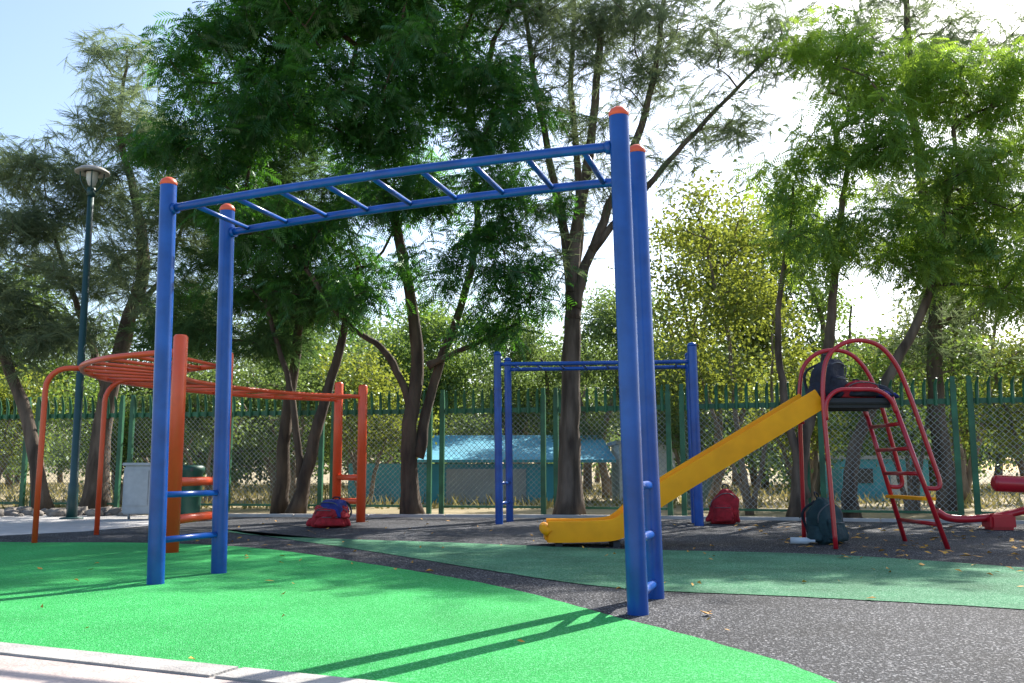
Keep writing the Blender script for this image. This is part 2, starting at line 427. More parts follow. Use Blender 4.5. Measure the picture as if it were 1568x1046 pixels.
# ------------------------------------------------------------------ orange climber
E = empty('curved_climbing_frame')
A, B, C, D = (-2.884, 7.88), (-2.80, 8.92), (-2.477, 13.05), (-2.04, 12.5)
mb = MB()
for p, h in ((A, 1.87), (B, 1.85), (C, 1.95), (D, 1.86)):
    mb.tube([(p[0], p[1], 0), (p[0]-.01, p[1], h-.02), (p[0]-.01, p[1], h)], [.062, .062, .05], 18)
for p, q in ((A, B), (C, D)):
    for z in (.28, .60):
        mb.tube([(p[0], p[1], z), (q[0], q[1], z)], .04, 12)
mb.obj('posts_and_steps', ['orange'], E)
z = 1.70
out = catmull([(A[0], A[1], z+.03), (-3.7, 8.2, z), (-4.3, 9.05, z), (-4.5, 10.2, z), (-4.15, 11.4, z), (-3.4, 12.5, z), (C[0], C[1], z)], 8)
inn = catmull([(B[0], B[1], z+.03), (-3.25, 9.12, z), (-3.55, 9.7, z), (-3.6, 10.4, z), (-3.3, 11.3, z), (-2.75, 12.1, z), (D[0], D[1], z)], 8)
mb = MB(); mb.tube(out, .027, 12); mb.tube(inn, .027, 12)
for i in range(2, len(out)-1, 3): mb.tube([out[i], inn[i]], .018, 10)
for base, tp in (((-4.575, 8.91), (-4.28, 9.0)), ((-4.50, 10.06), (-3.62, 10.35))):
    x0, y0 = base; x1, y1 = tp; s = min(.25, abs(x1-x0)*.7)
    u = Vector((x1-x0, y1-y0, 0)).normalized()
    b0 = Vector((x0, y0, 0))
    pts = [b0, b0+Vector((0, 0, .7)), b0+Vector((0, 0, z-s))]
    for k in range(1, 7):
        an = math.pi/2*k/6; pts.append(b0+Vector((0, 0, z-s))+u*s*(1-math.cos(an))+Vector((0, 0, s*math.sin(an))))
    pts.append(Vector((x1, y1, z)))
    mb.tube(pts, .027, 12)
mb.obj('curved_ladder', ['orange'], E)

# ------------------------------------------------------------------ slide
E = empty('playground_slide')
path = catmull([(2.90, 0, 1.275), (2.2, 0, .865), (1.5, 0, .455), (1.27, 0, .30), (1.10, 0, .15), (.95, 0, .075), (.7, 0, .055), (.33, 0, .05)], 6)
prof = [(0, -.0), (0, .165), (.008, .185), (.02, .192), (.034, .185), (.042, .165), (.046, .08), (.07, .045), (.12, .035), (.25, .03)]
prof = prof+[(.5-a_, b_) for a_, b_ in prof[::-1][1:]]
vs = []; fs = []; np_ = len(prof)
for i, p in enumerate(path):
    dd = (path[min(i+1, len(path)-1)]-path[max(i-1, 0)]).normalized(); nrm = Vector((0, -1, 0)).cross(dd)
    if nrm.z < 0: nrm = -nrm
    for (yy, hh) in prof: vs.append(Vector((p.x, 8.40+yy, p.z))+nrm*hh)
for i in range(len(path)-1):
    for k in range(np_): fs.append((i*np_+k, i*np_+(k+1) % np_, (i+1)*np_+(k+1) % np_, (i+1)*np_+k))
fs.append(tuple(range(np_))); fs.append(tuple((len(path)-1)*np_+k for k in reversed(range(np_))))
mb = MB(); mb.add(vs, fs, 0, True)
o = mb.obj('chute', ['yellow'], E)
o.modifiers.new('es', 'EDGE_SPLIT').split_angle = math.radians(35)
mb = MB()
mb.tube([(.345, 8.418, .13), (.32, 8.43, .155), (.305, 8.47, .165), (.30, 8.65, .165), (.305, 8.83, .165), (.32, 8.87, .155), (.345, 8.882, .13)], [.04, .045, .048, .048, .048, .045, .04], 12)
mb.box((.325, 8.65, .115), (.05, .46, .13), 0, 0, .02)
mb.box((.43, 8.65, .025), (.06, .42, .05), 1); mb.box((.95, 8.65, .03), (.06, .42, .06), 1)
mb.obj('chute_lip_and_feet', ['yellow', 'black'], E)
mb = MB()
for (yb, yt) in ((8.26, 8.32), (9.15, 9.0)):
    f = lambda z_: yb+(yt-yb)*min(1, z_/1.35)
    pts = [(2.874, 0), (2.86, .6), (2.845, 1.2), (2.85, 1.5), (2.90, 1.72), (3.04, 1.85), (3.22, 1.885), (3.39, 1.83), (3.53, 1.66), (3.63, 1.40), (3.72, 1.08), (3.80, .78), (3.845, .60), (3.82, .54), (3.72, .54)]
    mb.tube(catmull([(x, f(z_), z_) for x, z_ in pts], 5), .021, 10)
    mb.tube([(3.47, f(1.33), 1.36), (3.87, yb, 0)], .022, 10)
mb.tube(catmull([(2.86, 8.31, 1.15), (2.87, 8.30, 1.32), (2.97, 8.29, 1.42), (3.15, 8.29, 1.43), (3.33, 8.29, 1.42), (3.45, 8.30, 1.34), (3.50, 8.31, 1.22)], 5), .020, 10)
mb.tube(catmull([(2.86, 9.0, 1.15), (2.87, 9.0, 1.32), (2.97, 9.0, 1.42), (3.15, 9.0, 1.43), (3.33, 9.0, 1.42), (3.45, 9.0, 1.34), (3.50, 9.0, 1.22)], 5), .020, 10)
for i in range(5):
    z_ = .22+i*.225; x = 3.47+(3.87-3.47)*(1.36-z_)/1.36; y0 = 8.26+(.06)*z_/1.35; y1 = 9.15-.15*z_/1.35
    if i != 1: mb.tube([(x, y0, z_), (x, y1, z_)], .018, 10)
    else: mb.box((x, (y0+y1)/2, z_), (.13, y1-y0, .03), 1, 0, .006)
mb.obj('frame_and_ladder', ['red', 'yellow'], E)
mb = MB(); mb.box((3.18, 8.66, 1.33), (.66, .66, .05), 0, 0, .01)
mb.box((3.18, 8.66, 1.295), (.60, .05, .04)); mb.box((3.18, 8.40, 1.29), (.60, .04, .04)); mb.box((3.18, 8.92, 1.29), (.60, .04, .04))
mb.obj('deck', ['black'], E)

# ------------------------------------------------------------------ bags
def bagparts(E, off, size, rz, m1, m2, seed, taper=.35, slump=0.0):
    sub = Matrix.Translation(off) @ Matrix.Rotation(rz, 4, 'Z')
    sx, sy, sz = size; mb = MB()
    mb.blob((0, 0, sz*.48), (sx, sy, sz), .50, .16, 1.5, 0, seed=seed, taper=taper, fold=.16)
    mb.blob((0, -sy*.45, sz*.30), (sx*.74, sy*.5, sz*.48), .5, .14, 2.2, 1, seed=seed+3, taper=.15, fold=.12)
    for s in (-1, 1):
        mb.blob((s*sx*.46, 0, sz*.22), (sx*.22, sy*.62, sz*.36), .6, .14, 2.2, 1, seed=seed+5+s, taper=.1, fold=.1, nu=16, nv=12)
        mb.tube(catmull([(s*sx*.12, sy*.35, sz*.9), (s*sx*.30, sy*.62, sz*.72), (s*sx*.36, sy*.66, sz*.35), (s*sx*.40, sy*.35, sz*.06)], 5), .014, 6, 2)
    mb.tube(catmull([(-sx*.12, sy*.2, sz*.93), (-sx*.08, sy*.22, sz*1.08), (sx*.08, sy*.22, sz*1.07), (sx*.12, sy*.2, sz*.93)], 5), .009, 6, 2)
    tz = 1-taper*.55
    mb.tube(catmull([(-sx*.46, -sy*.25, sz*.45), (-sx*.44*tz, -sy*.42*tz, sz*.72), (-sx*.2*tz, -sy*.47*tz, sz*.84), (sx*.2*tz, -sy*.47*tz, sz*.84), (sx*.44*tz, -sy*.42*tz, sz*.72), (sx*.46, -sy*.25, sz*.45)], 5), .006, 5, 3)
    mb.tube([(-sx*.26, -sy*.70, sz*.46), (sx*.26, -sy*.70, sz*.46)], .005, 5, 3)
    if slump:
        mb.v = [(x+slump*z+.02*math.sin(z*22+x*9), y-.4*slump*z+.015*math.sin(x*20), z) for x, y, z in mb.v]
    mb.v = [tuple(sub @ Vector(p)) for p in mb.v]
    mb.obj('bag', [m1, m2, 'bag_navy', 'zip'], E)
def backpack(name, loc, *a, **k):
    E = empty(name, loc); bagparts(E, (0, 0, 0), *a, **k); return E
backpack('backpack', (3.02, 8.85, .01), (.36, .24, .44), .5, 'bag_teal', 'bag_teal', 1, taper=.4, slump=-.12)
e = backpack('backpack', (-2.24, 11.35, .01), (.46, .32, .28), .2, 'bag_red', 'bag_red', 2, taper=.15, slump=.1)
bagparts(e, (.04, -.02, .10), (.36, .30, .24), -.4, 'bag_blue', 'bag_red', 5, taper=.25, slump=.15)
backpack('backpack', (2.75, 12.1, .01), (.38, .28, .46), -.25, 'bag_red', 'bag_red', 7, taper=.5, slump=.12)
backpack('backpack', (2.98, 8.62, 1.36), (.32, .30, .40), .4, 'bag_navy', 'bag_navy', 9, slump=.1)
backpack('backpack', (3.22, 8.50, 1.36), (.36, .26, .17), .1, 'bag_red', 'bag_navy', 11, taper=.2, slump=.2)
backpack('backpack', (3.42, 8.62, 1.36), (.38, .30, .16), -.3, 'bag_navy', 'bag_blue', 13, taper=.3, slump=-.2)
mb = MB(); mb.tube([(2.62, 8.75, .045), (2.76, 8.7, .045), (2.79, 8.69, .045), (2.83, 8.675, .045)], [.032, .032, .014, .014], 12)
mb.obj('water_bottle', ['bottle'])

# ------------------------------------------------------------------ seesaw at right
E = empty('seesaw'); mb = MB()
mb.tube(catmull([(5.0, 10.9, .22), (5.12, 10.9, .15), (5.35, 10.9, .13), (5.75, 10.9, .17), (6.2, 10.9, .27), (6.9, 10.9, .40), (7.5, 10.9, .46)], 6), .045, 12)
mb.box((5.72, 10.9, .10), (.30, .26, .18), 0, 0, .03)
mb.obj('beam_and_pivot', ['red'], E); mb = MB()
mb.tube([(5.58, 10.7, .55), (5.60, 10.7, .55), (5.62, 10.7, .55), (6.7, 10.7, .50), (7.2, 10.7, .49)], [.05, .085, .095, .095, .09], 16)
mb.tube([(6.6, 10.7, .5), (6.6, 10.9, .3)], .03); mb.tube([(7.1, 10.7, .5), (7.1, 10.9, .42)], .03)
mb.obj('seat_roll', ['red'], E)

# ------------------------------------------------------------------ street lamp
E = empty('street_lamp', (-6.37, 13.4, 0)); mb = MB(); lx_ = -.03
mb.tube([(0, 0, 0), (0, 0, .02), (0, 0, .03)], [.16, .16, .12], 16)
mb.tube([(0, 0, .03), (0, 0, .5), (0, 0, .52), (lx_, 0, 4.85)], [.075, .07, .058, .045], 16)
mb.tube([(lx_, 0, 4.82), (lx_, 0, 4.95)], .06, 16)
for k in range(4):
    a_ = k*math.pi/2+.4; ca, sa = math.cos(a_), math.sin(a_)
    mb.tube(catmull([(lx_, 0, 4.86), (lx_+ca*.08, sa*.08, 4.92), (lx_+ca*.15, sa*.15, 5.05), (lx_+ca*.17, sa*.17, 5.22)], 5), .010, 8)
mb.obj('pole', ['lamp'], E); mb = MB()
mb.lathe((lx_, 0, 5.20), [(.002, .10), (.08, .09), (.18, .055), (.245, .01), (.25, -.015), (.23, -.02), (.12, .0)], 28, 0)
mb.lathe((lx_, 0, 4.98), [(.03, 0), (.05, .01), (.08, .10), (.09, .21)], 20, 1)
mb.obj('head', ['lamphead', 'glass'], E)

# ------------------------------------------------------------------ fence
E = empty('park_fence')
poly = [Vector((-16, 17.9)), Vector((.6, 14.6)), Vector((12, 10.9))]
mp, mw = MB(), MB()
for a, b in zip(poly[:-1], poly[1:]):
    L = (b-a).length; n = round(L/1.88); d = (b-a)/L; nr = Vector((d.y, -d.x)); ang = math.atan2(d.y, d.x); st = L/n
    for i in range(n):
        p = a+d*st*i
        for off in (-.105, .105):
            q = p+d*off
            mp.box((q.x, q.y, .95), (.075, .06, 1.9), 0, ang)
            mp.box((q.x, q.y, 1.95), (.06, .045, .12), 0, ang)
        c = p+d*st*.5
        mp.box((c.x, c.y, 1.66), (st-.30, .05, .075), 0, ang)
        mp.box((c.x, c.y, .12), (st-.30, .035, .035), 0, ang)
        m = int((st-.2)/.145)
        for k in range(m):
            q = p+d*(.19+(st-.38)*k/(m-1))
            h = random.uniform(-.012, .012)
            pts = [(q.x+nr.x*.05, q.y+nr.y*.05, 1.60), (q.x+nr.x*.05, q.y+nr.y*.05, 1.80), (q.x+nr.x*.075, q.y+nr.y*.075, 1.90), (q.x+nr.x*.13+d.x*.02, q.y+nr.y*.13, 1.985+h)]
            mp.tube(pts, [.026, .026, .025, .012], 6, smooth=False)
        z0, z1 = .14, 1.64; H = z1-z0; sp = .085; x0, x1 = .12, st-.12
        k = x0-H
        while k < x1:
            for sgn in (1, -1):
                s0, s1 = (k, k+H); za, zb = z0, z1
                if s0 < x0: za = z0+(x0-s0); s0 = x0
                if s1 > x1: zb = z1-(s1-x1); s1 = x1
                if s1-s0 > .02:
                    if sgn < 0: za2, zb2 = z0+z1-za, z0+z1-zb
                    else: za2, zb2 = za, zb
                    P0 = p+d*s0; P1 = p+d*s1
                    mw.tube([(P0.x+nr.x*.004*sgn, P0.y+nr.y*.004*sgn, za2), (P1.x+nr.x*.004*sgn, P1.y+nr.y*.004*sgn, zb2)], .0034, 3, cap=False, smooth=False)
            k += sp
mp.obj('posts_rails_pickets', ['fgreen'], E); mw.obj('chain_link_mesh', ['wire'], E)

# ------------------------------------------------------------------ bins, rocks, agave
E = empty('utility_box', (-5.35, 13.3, 0)); mb = MB()
mb.box((0, 0, .42), (.40, .35, .68), 0, .1, .02); mb.box((0, 0, .785), (.44, .39, .04), 0, .1, .01)
for sx in (-.15, .15): mb.tube([(sx, 0, 0), (sx, 0, .12)], .02)
mb.box((0.02, -.185, .45), (.30, .012, .5), 0, .1, .003)
mb.obj('cabinet', ['binm'], E)
E = empty('litter_bin', (-4.75, 13.6, 0)); mb = MB()
mb.lathe((0, 0, 0), [(.0, .02), (.14, .02), (.16, .1), (.18, .66), (.20, .68), (.20, .74), (.17, .77), (.0, .78)], 20)
mb.box((0, -.17, .71), (.2, .04, .05), 1)
mb.obj('bin', ['bing', 'dark'], E)
mb = MB()
for i in range(80):
    x = random.uniform(-11.5, -5.8); y = random.uniform(14.0, 15.0); s = random.uniform(.08, .30)
    mb.blob((x, y, s*.18), (s, s*.8, s*.6), .8, .5, 1.6, 0, random.uniform(0, 6), i, 10, 7)
mb.obj('rock_border', ['rock'])
E = empty('agave_plant', (3.05, 15.3, 0)); mb = MB()
for i in range(34):
    a = i*2.4; lean = .08+.5*(i/34.); h = 1.15-.35*i/34; c = Vector((math.cos(a), math.sin(a), 0)); sdir = Vector((-c.y, c.x, 0))
    vs = []; fs = []
    for k in range(7):
        t = k/6; p = c*(.05+lean*t*h)+Vector((0, 0, h*t*(1-.2*lean*t))); w_ = .05*(1-t**2)+.004
        vs += [p-sdir*w_+c*.0, p-c*-.012*(1-t), p+sdir*w_]
        if k: 
            o_ = (k-1)*3; fs += [(o_, o_+1, o_+4, o_+3), (o_+1, o_+2, o_+5, o_+4)]
    mb.add(vs, fs, 0, True)
mb.obj('blades', ['agave'], E)
n = 16000; px = R.uniform(-26, 26, n); py = 16.8+R.uniform(0, 1, n)**1.3*26
h = R.uniform(.05, .26, n); a = R.uniform(0, 6.28, n); ww = .015+.02*R.uniform(0, 1, n)
lx, ly = R.normal(0, .10, n), R.normal(0, .10, n)
V = np.stack([np.stack([px-np.cos(a)*ww, py-np.sin(a)*ww, 0*px], 1), np.stack([px+np.cos(a)*ww, py+np.sin(a)*ww, 0*px], 1),
              np.stack([px+lx+np.cos(a)*.004, py+ly+np.sin(a)*.004, h], 1), np.stack([px+lx-np.cos(a)*.004, py+ly-np.sin(a)*.004, h], 1)], 1)
quads_obj('dry_grass', V, R.uniform(0, 1, n), 'grass')
mb = MB()
def dleaf(x, y, s):
    a = random.uniform(0, 6.28); d = Vector((math.cos(a), math.sin(a), 0)); e = Vector((-d.y, d.x, 0)); z = .018
    c = Vector((x, y, z))
    mb.add([c-d*s, c+e*s*.45+Vector((0, 0, random.uniform(0, .015))), c+d*s+Vector((0, 0, random.uniform(0, .02))), c-e*s*.45+Vector((0, 0, random.uniform(0, .02)))], [(0, 1, 2, 3)])
for i in range(230): dleaf(random.uniform(2.6, 6.5), random.uniform(6.3, 11.5), random.uniform(.02, .06))
for i in range(120): dleaf(random.uniform(-3.5, 4), random.uniform(5, 13), random.uniform(.015, .035))
for i in range(10): dleaf(random.uniform(-2.5, 1.2), random.uniform(3.4, 6), random.uniform(.010, .02))
dleaf(.93, 4.5, .035); dleaf(.95, 4.53, .03)
mb.obj('fallen_leaves', ['dry'])

# ------------------------------------------------------------------ buildings beyond the fence
E = empty('turquoise_shed', (0, 0, 0)); mb = MB()
mb.box((-1.0, 21, .42), (5.0, 2.6, .84), 0)
mb.box((-.55, 19.67, .38), (1.7, .05, .70), 1)
for i in range(12): mb.box((-1.34+i*.145, 19.64, .38), (.03, .03, .66), 1)
mb.add([(-2.0, 19.4, .86), (2.2, 19.4, .86), (2.2, 22.7, 1.5), (-2.0, 22.7, 1.5), (-2.0, 19.4, .92), (2.2, 19.4, .92), (2.2, 22.7, 1.56), (-2.0, 22.7, 1.56)],
       [(0, 3, 2, 1), (4, 5, 6, 7), (0, 1, 5, 4), (1, 2, 6, 5), (2, 3, 7, 6), (3, 0, 4, 7)], 0)
mb.obj('walls_and_roof', ['turq', 'grey', 'dark'], E)
E = empty('beige_tower'); mb = MB()
mb.box((.15, 26, 1.2), (.6, .6, 2.4), 0); mb.box((.15, 26, 2.45), (.75, .75, .1), 0); mb.box((.15, 25.68, 1.9), (.3, .05, .4), 1)
mb.obj('walls', ['tan', 'dark'], E)
for (x, y, wd, h, mm) in ((2.9, 20.5, 1.2, 1.25, 'white'), (8.6, 22, 2.0, .95, 'turq')):
    E = empty('small_house'); mb = MB()
    mb.box((x, y, h/2), (wd, 1.6, h), 0); mb.box((x, y, h+.04), (wd+.16, 1.76, .08), 1)
    mb.box((x-wd*.25, y-.81, h*.6), (wd*.2, .05, h*.35), 2)
    mb.box((x+wd*.2, y-.82, h*.35), (wd*.3, .05, h*.7), 3)
    mb.obj('walls', [mm, 'grey', 'dark', 'white'], E)

# ------------------------------------------------------------------ trees
tree('jacaranda_tree', [([(-1.52, 14.0, 0), (-1.57, 13.95, 1.2), (-1.47, 14.0, 2.4), (-1.62, 13.9, 3.6), (-1.9, 13.7, 4.8), (-2.3, 13.6, 6.0)], .135, .05),
                        ([(-1.45, 14.0, .9), (-1.18, 14.1, 2.2), (-.8, 14.0, 3.2), (-.55, 13.8, 4.4), (-.6, 13.6, 5.8)], .085, .04),
                        ([(-1.52, 14.0, 1.6), (-1.9, 13.8, 2.45), (-2.5, 13.6, 2.9), (-3.1, 13.4, 3.7)], .06, .03),
                        ([(-1.3, 14.0, 2.3), (-.6, 13.8, 2.6), (0.1, 13.6, 2.9)], .05, .025)],
     [(-4.3, 13.6, 6.9, 1.2, 1.1, .75), (-3.0, 13.3, 7.9, 1.5, 1.3, .85), (-1.2, 13.4, 8.3, 1.5, 1.4, .85), (-4.5, 13.0, 5.6, 1.0, 1.0, .5),
      (-2.8, 13.0, 6.2, 1.2, 1.2, .65), (-.9, 13.2, 6.8, 1.2, 1.3, .65), (-.1, 13.2, 5.9, .85, .9, .55), (-3.6, 13.4, 4.4, 1.2, 1.0, .45), (-1.8, 13.2, 4.9, 1.1, .9, .5),
      (-.1, 13.3, 4.6, .95, .9, .5), (-.9, 13.2, 3.7, 1.0, .7, .4), (.15, 13.4, 3.5, .8, .7, .45), (-2.6, 13.2, 9.4, 1.6, 1.3, .7), (-.5, 13.4, 9.8, 1.5, 1.4, .8),
      (-2.5, 13.5, 3.4, .8, .7, .35), (-.5, 13.3, 2.9, .9, .6, .3), (-1.6, 13.1, 5.8, .8, .8, .4)],
     10, 'frond', 'jac', 'bark_dark', 11, per=34, spread=.16, pitch=(-55, 20), kexp=.45, sc=(.7, 1.15), tip_r=.007)
tree('casuarina_tree', [([(.86, 13.9, 0), (.88, 13.9, 1.6), (.95, 13.95, 3.0), (.98, 14.0, 4.2), (1.25, 14.0, 5.8), (1.5, 14.0, 8.2)], .185, .05),
                        ([(.95, 13.95, 3.2), (1.2, 13.9, 4.0), (1.7, 13.8, 5.2), (2.2, 13.8, 6.6), (2.5, 13.8, 8.5)], .10, .035),
                        ([(.95, 13.95, 3.0), (.85, 14.1, 4.4), (.5, 14.1, 6.2), (.2, 14.1, 8.2)], .09, .035),
                        ([(.95, 13.95, 3.4), (1.1, 14.3, 5), (1.0, 14.5, 7), (1.1, 14.6, 9)], .08, .03),
                        ([(1.25, 13.9, 4.1), (2.2, 13.7, 5.2), (3.2, 13.6, 6.3), (4.2, 13.6, 7.3)], .06, .02)],
     [(.2, 14.1, 7.4, .8, .9, 1.2), (1.2, 14.0, 8.4, 1.2, 1.2, 1.0), (2.4, 13.8, 7.6, 1.3, 1.3, 1.0), (3.8, 13.7, 7.4, 1.0, 1.0, .7), (3.1, 13.7, 6.2, 1.1, 1, .45),
      (2.1, 13.8, 5.5, .8, .8, .5), (1.0, 14.0, 5.2, .7, .8, .6), (.5, 14.0, 4.5, .5, .7, .5), (2.6, 13.8, 9.3, 1.4, 1.3, .6), (.8, 13.6, 4.0, .5, .5, .4), (1.2, 13.8, 6.6, .9, .9, .7)],
     9, 'needle', 'cas', 'bark_grey', 21, per=12, spread=.15, pitch=(-50, 60), kexp=.45, leafy=.6, tip_r=.006)
tree('jacaranda_tree', [([(4.1, 13.3, 0), (4.25, 13.3, 1.2), (4.6, 13.3, 2.2), (4.75, 13.2, 3.4), (5.0, 13.2, 5.0)], .12, .04),
                        ([(4.9, 13.4, 0), (5.0, 13.4, 1.0), (5.6, 13.3, 2.2), (6.2, 13.2, 3.4), (6.5, 13.0, 5.0)], .11, .04),
                        ([(4.2, 13.3, .3), (4.0, 13.3, 1.6), (3.9, 13.2, 2.8), (4.1, 13.1, 4.2)], .07, .03)],
     [(4.7, 12.9, 6.9, .7, .7, .5), (5.5, 12.9, 6.6, 1.0, .9, .5), (6.7, 12.8, 6.3, 1.1, 1.1, .5), (7.8, 12.8, 5.8, .9, .9, .5), (4.1, 12.9, 5.0, .7, .7, .5), (4.9, 12.8, 5.6, .9, .9, .45),
      (5.9, 12.7, 5.2, 1.1, 1.0, .5), (7.3, 12.8, 4.7, 1.0, .9, .5), (4.3, 12.9, 3.9, .7, .7, .45), (5.3, 12.9, 4.1, .9, .9, .45), (6.4, 12.9, 3.7, 1.0, .9, .45), (7.7, 12.8, 3.4, .9, .9, .45)],
     12, 'frond', 'jac2', 'bark_grey', 31, per=25, spread=.16, pitch=(-55, 20), tip_r=.007, sc=(.7, 1.15))
tree('casuarina_tree', [([(6.9, 14.6, 0), (6.8, 14.6, 2), (6.9, 14.6, 4), (6.7, 14.6, 7), (6.8, 14.6, 9.5)], .15, .04)],
     [(6.7, 14.6, 8.6, 1.2, 1.2, 1.2), (7.9, 14.6, 7.6, 1.2, 1.2, .9), (5.6, 14.6, 7.7, .9, 1, .6), (8.2, 14.6, 5.5, 1.0, 1.2, .8), (6.2, 14.6, 4.8, 1.0, 1, .8), (7, 14.6, 3.0, 1.2, 1, .6), (9.2, 14.8, 4.2, 1, 1, 1)],
     6, 'needle', 'cas', 'bark_grey', 32, per=15, spread=.18, pitch=(-50, 50), tip_r=.006)
tree('young_yellowing_tree', [([(3.75, 14.6, 0), (3.6, 14.6, 1.4), (3.5, 14.6, 2.8), (3.2, 14.6, 4.2)], .05, .02),
                              ([(3.75, 14.6, .1), (3.3, 14.7, 1.4), (2.9, 14.6, 2.8), (2.7, 14.6, 3.8)], .035, .015),
                              ([(3.8, 14.6, .1), (4.1, 14.5, 1.5), (4.2, 14.5, 3.0)], .04, .015)],
     [(2.7, 14.5, 4.2, .6, .6, .6), (3.3, 14.5, 4.9, .6, .6, .5), (3.8, 14.5, 4.1, .6, .6, .6), (2.9, 14.5, 3.1, .7, .7, .5), (3.8, 14.4, 3.0, .7, .6, .5), (3.2, 14.5, 2.2, .7, .6, .4), (4.3, 14.4, 2.3, .5, .5, .4)],
     16, 'leaf', 'yel', 'bark_pale', 41, per=8, spread=.2, pitch=(-90, 90))
tree('casuarina_tree', [([(-7.3, 16.2, 0), (-7.25, 16.2, 1.5), (-7.0, 16.2, 3.0), (-6.7, 16.2, 4.3), (-6.9, 16.2, 5.6), (-7.3, 16.2, 7), (-7.2, 16.2, 8.4)], .20, .02),
                        ([(-7.25, 16.2, 2.2), (-7.8, 16.2, 3.5), (-8.3, 16.0, 5.0)], .08, .03),
                        ([(-6.9, 16.2, 3.3), (-6.2, 16.1, 4.4), (-5.8, 16.1, 5.8)], .06, .02)],
     [(-7.4, 16.2, 8.2, .6, .6, .7), (-7.2, 16.2, 7.2, .9, .9, .6), (-8.5, 16.2, 6.1, .9, 1, .6), (-6.2, 16.1, 6.4, .8, 1, .6), (-7.3, 16.0, 5.6, 1.1, 1.1, .6), (-8.9, 16.0, 4.8, .9, 1, .6),
      (-5.9, 16.0, 5.0, .9, 1, .6), (-7.5, 16.0, 4.3, 1.3, 1, .5), (-9.0, 16.0, 3.5, .9, 1, .5), (-6.1, 16.0, 3.7, .9, 1, .5), (-7.6, 16.0, 3.0, .9, .9, .4), (-5.4, 15.8, 3.0, .8, .8, .4)],
     11, 'needle', 'cas', 'bark_grey', 51, per=20, spread=.17, pitch=(-50, 60), tip_r=.0055)
tree('casuarina_tree', [([(-7.9, 15.6, 0), (-8.3, 15.6, 1.6), (-9.0, 15.6, 3.2), (-9.6, 15.6, 5.0), (-9.9, 15.6, 7)], .13, .03)],
     [(-9.6, 15.4, 6.2, .9, 1, .6), (-10.2, 15.4, 4.8, 1.2, 1.2, .8), (-9.2, 15.4, 3.6, .9, 1, .5), (-10, 15.4, 2.9, 1, 1, .4), (-8.8, 15.4, 5.0, .6, .8, .4), (-8.4, 15.4, 2.8, .7, .8, .4)],
     10, 'needle', 'cas', 'bark_grey', 52, per=17, spread=.17, pitch=(-50, 60), tip_r=.0055)
tree('casuarina_tree', [([(-3.75, 15.0, 0), (-3.7, 15.0, 1.6), (-3.55, 15.0, 3.2), (-3.5, 15.0, 5.2)], .12, .04)],
     [(-4.6, 15, 3.9, 1.1, 1, .6), (-3.4, 14.8, 3.5, 1.0, 1, .5), (-4.9, 15, 5.2, 1, 1, .6), (-3.3, 15, 5.2, 1.1, 1, .7), (-5.3, 15, 3.1, .9, .9, .4), (-4.2, 15, 6.4, 1.0, 1, .6), (-3.9, 15, 2.9, .9, .8, .3)],
     10, 'needle', 'casd', 'bark_dark', 53, per=30, spread=.19, pitch=(-50, 40), tip_r=.006)
tree('jacaranda_tree', [([(-3.35, 14.4, 0), (-3.1, 14.4, 1.2), (-2.75, 14.4, 2.6), (-2.5, 14.4, 3.9)], .12, .04),
                        ([(-3.3, 14.4, .6), (-3.5, 14.3, 2.0), (-3.9, 14.2, 3.3)], .06, .03)],
     [(-2.4, 14.4, 4.3, .9, .9, .4), (-3.2, 14.3, 3.4, .9, .8, .3), (-4.2, 14.3, 3.7, .8, .8, .3), (-2.0, 14.4, 5.5, 1.1, 1, .5)],
     9, 'frond', 'jac', 'bark_dark', 54, per=22, spread=.2, pitch=(-50, 15), tip_r=.007, sc=(.7, 1.1))
# second row of trees beyond the fence
for i, (x, y, hh, wd, lf) in enumerate([(-12.5, 22, 5.2, 1.6, 'mid'), (-8.6, 22.5, 4.6, 1.6, 'mid'), (-5.6, 22, 4.8, 1.5, 'mid'), (-2.6, 24, 4.6, 1.4, 'mid'), (.6, 25, 4.4, 1.5, 'far'),
                                         (4.6, 21, 6.4, 1.5, 'yel'), (7.2, 22, 7.2, 1.7, 'mid'), (9.8, 20, 6.6, 1.6, 'yel'), (2.4, 23, 4.9, 1.3, 'far'), (12.5, 19, 7.0, 1.6, 'mid')]):
    rr = random.Random(100+i)
    tr = [([(x, y, 0), (x+rr.uniform(-.2, .2), y, hh*.3), (x+rr.uniform(-.5, .5), y, hh*.6), (x+rr.uniform(-.6, .6), y, hh*.9)], .12, .03),
          ([(x, y, .2), (x+rr.uniform(.4, .8), y, hh*.35), (x+rr.uniform(.8, 1.2), y, hh*.65)], .08, .025),
          ([(x, y, .2), (x-rr.uniform(.4, .8), y, hh*.35), (x-rr.uniform(.8, 1.2), y, hh*.65)], .07, .025)]
    bl = [(x+rr.uniform(-wd, wd)*(1.2-.6*t), y+rr.uniform(-.6, .6), hh*(.32+.68*t), rr.uniform(.55, .9), .8, rr.uniform(.3, .5)) for t in [k/12 for k in range(13)]]
    tree('broadleaf_tree', tr, bl, 12, 'midleaf', lf, 'bark_pale', 120+i, per=11, spread=.24, pitch=(-90, 90), tip_r=.008)
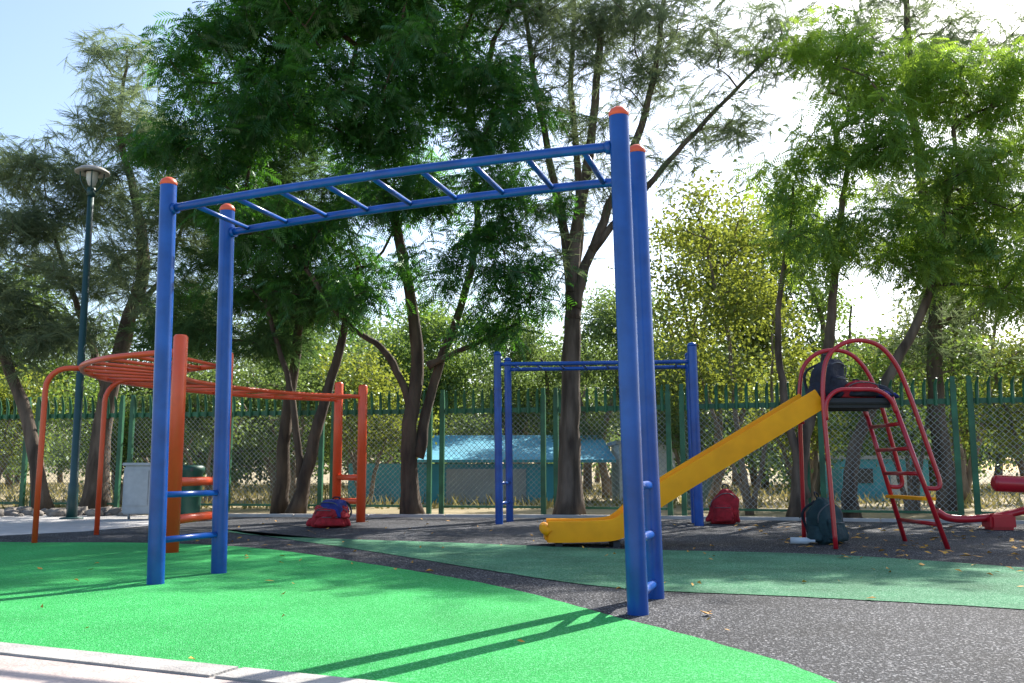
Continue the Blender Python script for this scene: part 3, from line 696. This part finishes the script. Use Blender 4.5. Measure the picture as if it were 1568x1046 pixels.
for i, (x, y, hh, lf) in enumerate([(-10.5, 18.5, 2.2, 'yel'), (-7.9, 18.6, 2.2, 'mid'), (-6.2, 18.6, 2.6, 'far'), (-4.2, 18.0, 2.4, 'far'), (-2.9, 18.2, 2.8, 'yel'), (3.6, 18.5, 2.9, 'far'), (5.2, 16.2, 2.4, 'yel'), (6.6, 15.2, 2.5, 'mid'), (8.8, 15.5, 2.6, 'yel')]):
    rr = random.Random(i)
    tr = []
    for k in range(4):
        dx = rr.uniform(-.9, .9); dy = rr.uniform(-.5, .5)
        tr.append(([(x+dx*.1, y, 0), (x+dx*.35, y+dy*.4, hh*.35), (x+dx*.8, y+dy, hh*.75)], .05, .018))
    tree('shrub', tr, [(x+rr.uniform(-.8, .8), y+rr.uniform(-.5, .5), hh*rr.uniform(.5, 1.05), .7, .7, .35) for k in range(6)],
         20, 'leaf', lf, 'bark_pale', 60+i, per=7, spread=.2, pitch=(-90, 90))
# distant trees: one mass
rs = np.random.RandomState(99); P = []; TN = []
tk = MB()
for i in range(85):
    y = rs.uniform(28, 55); x = rs.uniform(-.75, .75)*y; hh = rs.uniform(3.2, 7.0)*(y/40)**.5
    if -.5 < x/y < -.25: hh *= .8
    if abs(x) < 6 and y < 30: y += 8
    tk.tube([(x, y, 0), (x+rs.normal(0, .2), y, hh*.4), (x+rs.normal(0, .4), y, hh*.8)], [.16, .11, .05], 6)
    tt = rs.uniform(-.3, .5)
    for b in range(10):
        c = np.array([x+rs.normal(0, 1.5), y+rs.normal(0, 1.2), hh*rs.uniform(.2, 1.0)])
        tk.tube([(x, y, hh*.35), tuple((np.array([x, y, hh*.5])+c)/2), tuple(c)], [.06, .045, .02], 5)
        d = rs.normal(size=(30, 3)); d /= np.linalg.norm(d, axis=1)[:, None]
        P.append(c+d*(rs.uniform(.2, 1, 30)**.5)[:, None]*np.array([1.1, 1.1, .7])); TN.append(np.full(30, tt+rs.uniform(-.1, .1)))
P = np.concatenate(P); TN = np.concatenate(TN); k_ = P[:, 2] > .4; P = P[k_]; TN = TN[k_]
V, q = scatter('bigleaf', P, rs, (-90, 90))
E = empty('distant_trees'); quads_obj('foliage', V, np.repeat(np.clip(TN+rs.uniform(0, .7, len(P)), 0, 1), q), 'far', E)
tk.obj('trunks', ['bark_pale'], E)

# ------------------------------------------------------------------ light
elev = math.radians(40); az = math.atan2(.61, .79)
W = bpy.data.worlds.new("World"); scene.world = W; W.use_nodes = True
nt = W.node_tree; bg = nt.nodes['Background']
sky = nt.nodes.new('ShaderNodeTexSky'); sky.sky_type = 'NISHITA'; sky.sun_disc = False
sky.sun_elevation = elev; sky.sun_rotation = az; sky.dust_density = 1.8; sky.air_density = 1.0; sky.ozone_density = 1.5
nt.links.new(sky.outputs[0], bg.inputs[0]); bg.inputs[1].default_value = .29
sl = bpy.data.lights.new('sun', 'SUN'); sl.energy = 11; sl.angle = math.radians(.5); sl.color = (1, .95, .87)
so = bpy.data.objects.new('sun', sl); scene.collection.objects.link(so)
sd = Vector((math.sin(az)*math.cos(elev), math.cos(az)*math.cos(elev), math.sin(elev)))
so.rotation_euler = (-sd).to_track_quat('-Z', 'Y').to_euler(); so.location = (10, 12, 20)

# ------------------------------------------------------------------ camera
cd = bpy.data.cameras.new('camera'); co = bpy.data.objects.new('camera', cd); scene.collection.objects.link(co)
cd.sensor_width = 36; cd.lens = 1395/1568*36; cd.clip_end = 1500; cd.clip_start = .05
co.location = (0, 0, .70); co.rotation_euler = (math.radians(90+8.04), 0, 0)
cd.dof.use_dof = True; cd.dof.focus_distance = 7.0; cd.dof.aperture_fstop = 14
scene.camera = co
scene.view_settings.view_transform = 'Standard'
try: scene.view_settings.look = 'None'
except Exception: pass
scene.view_settings.exposure = 0
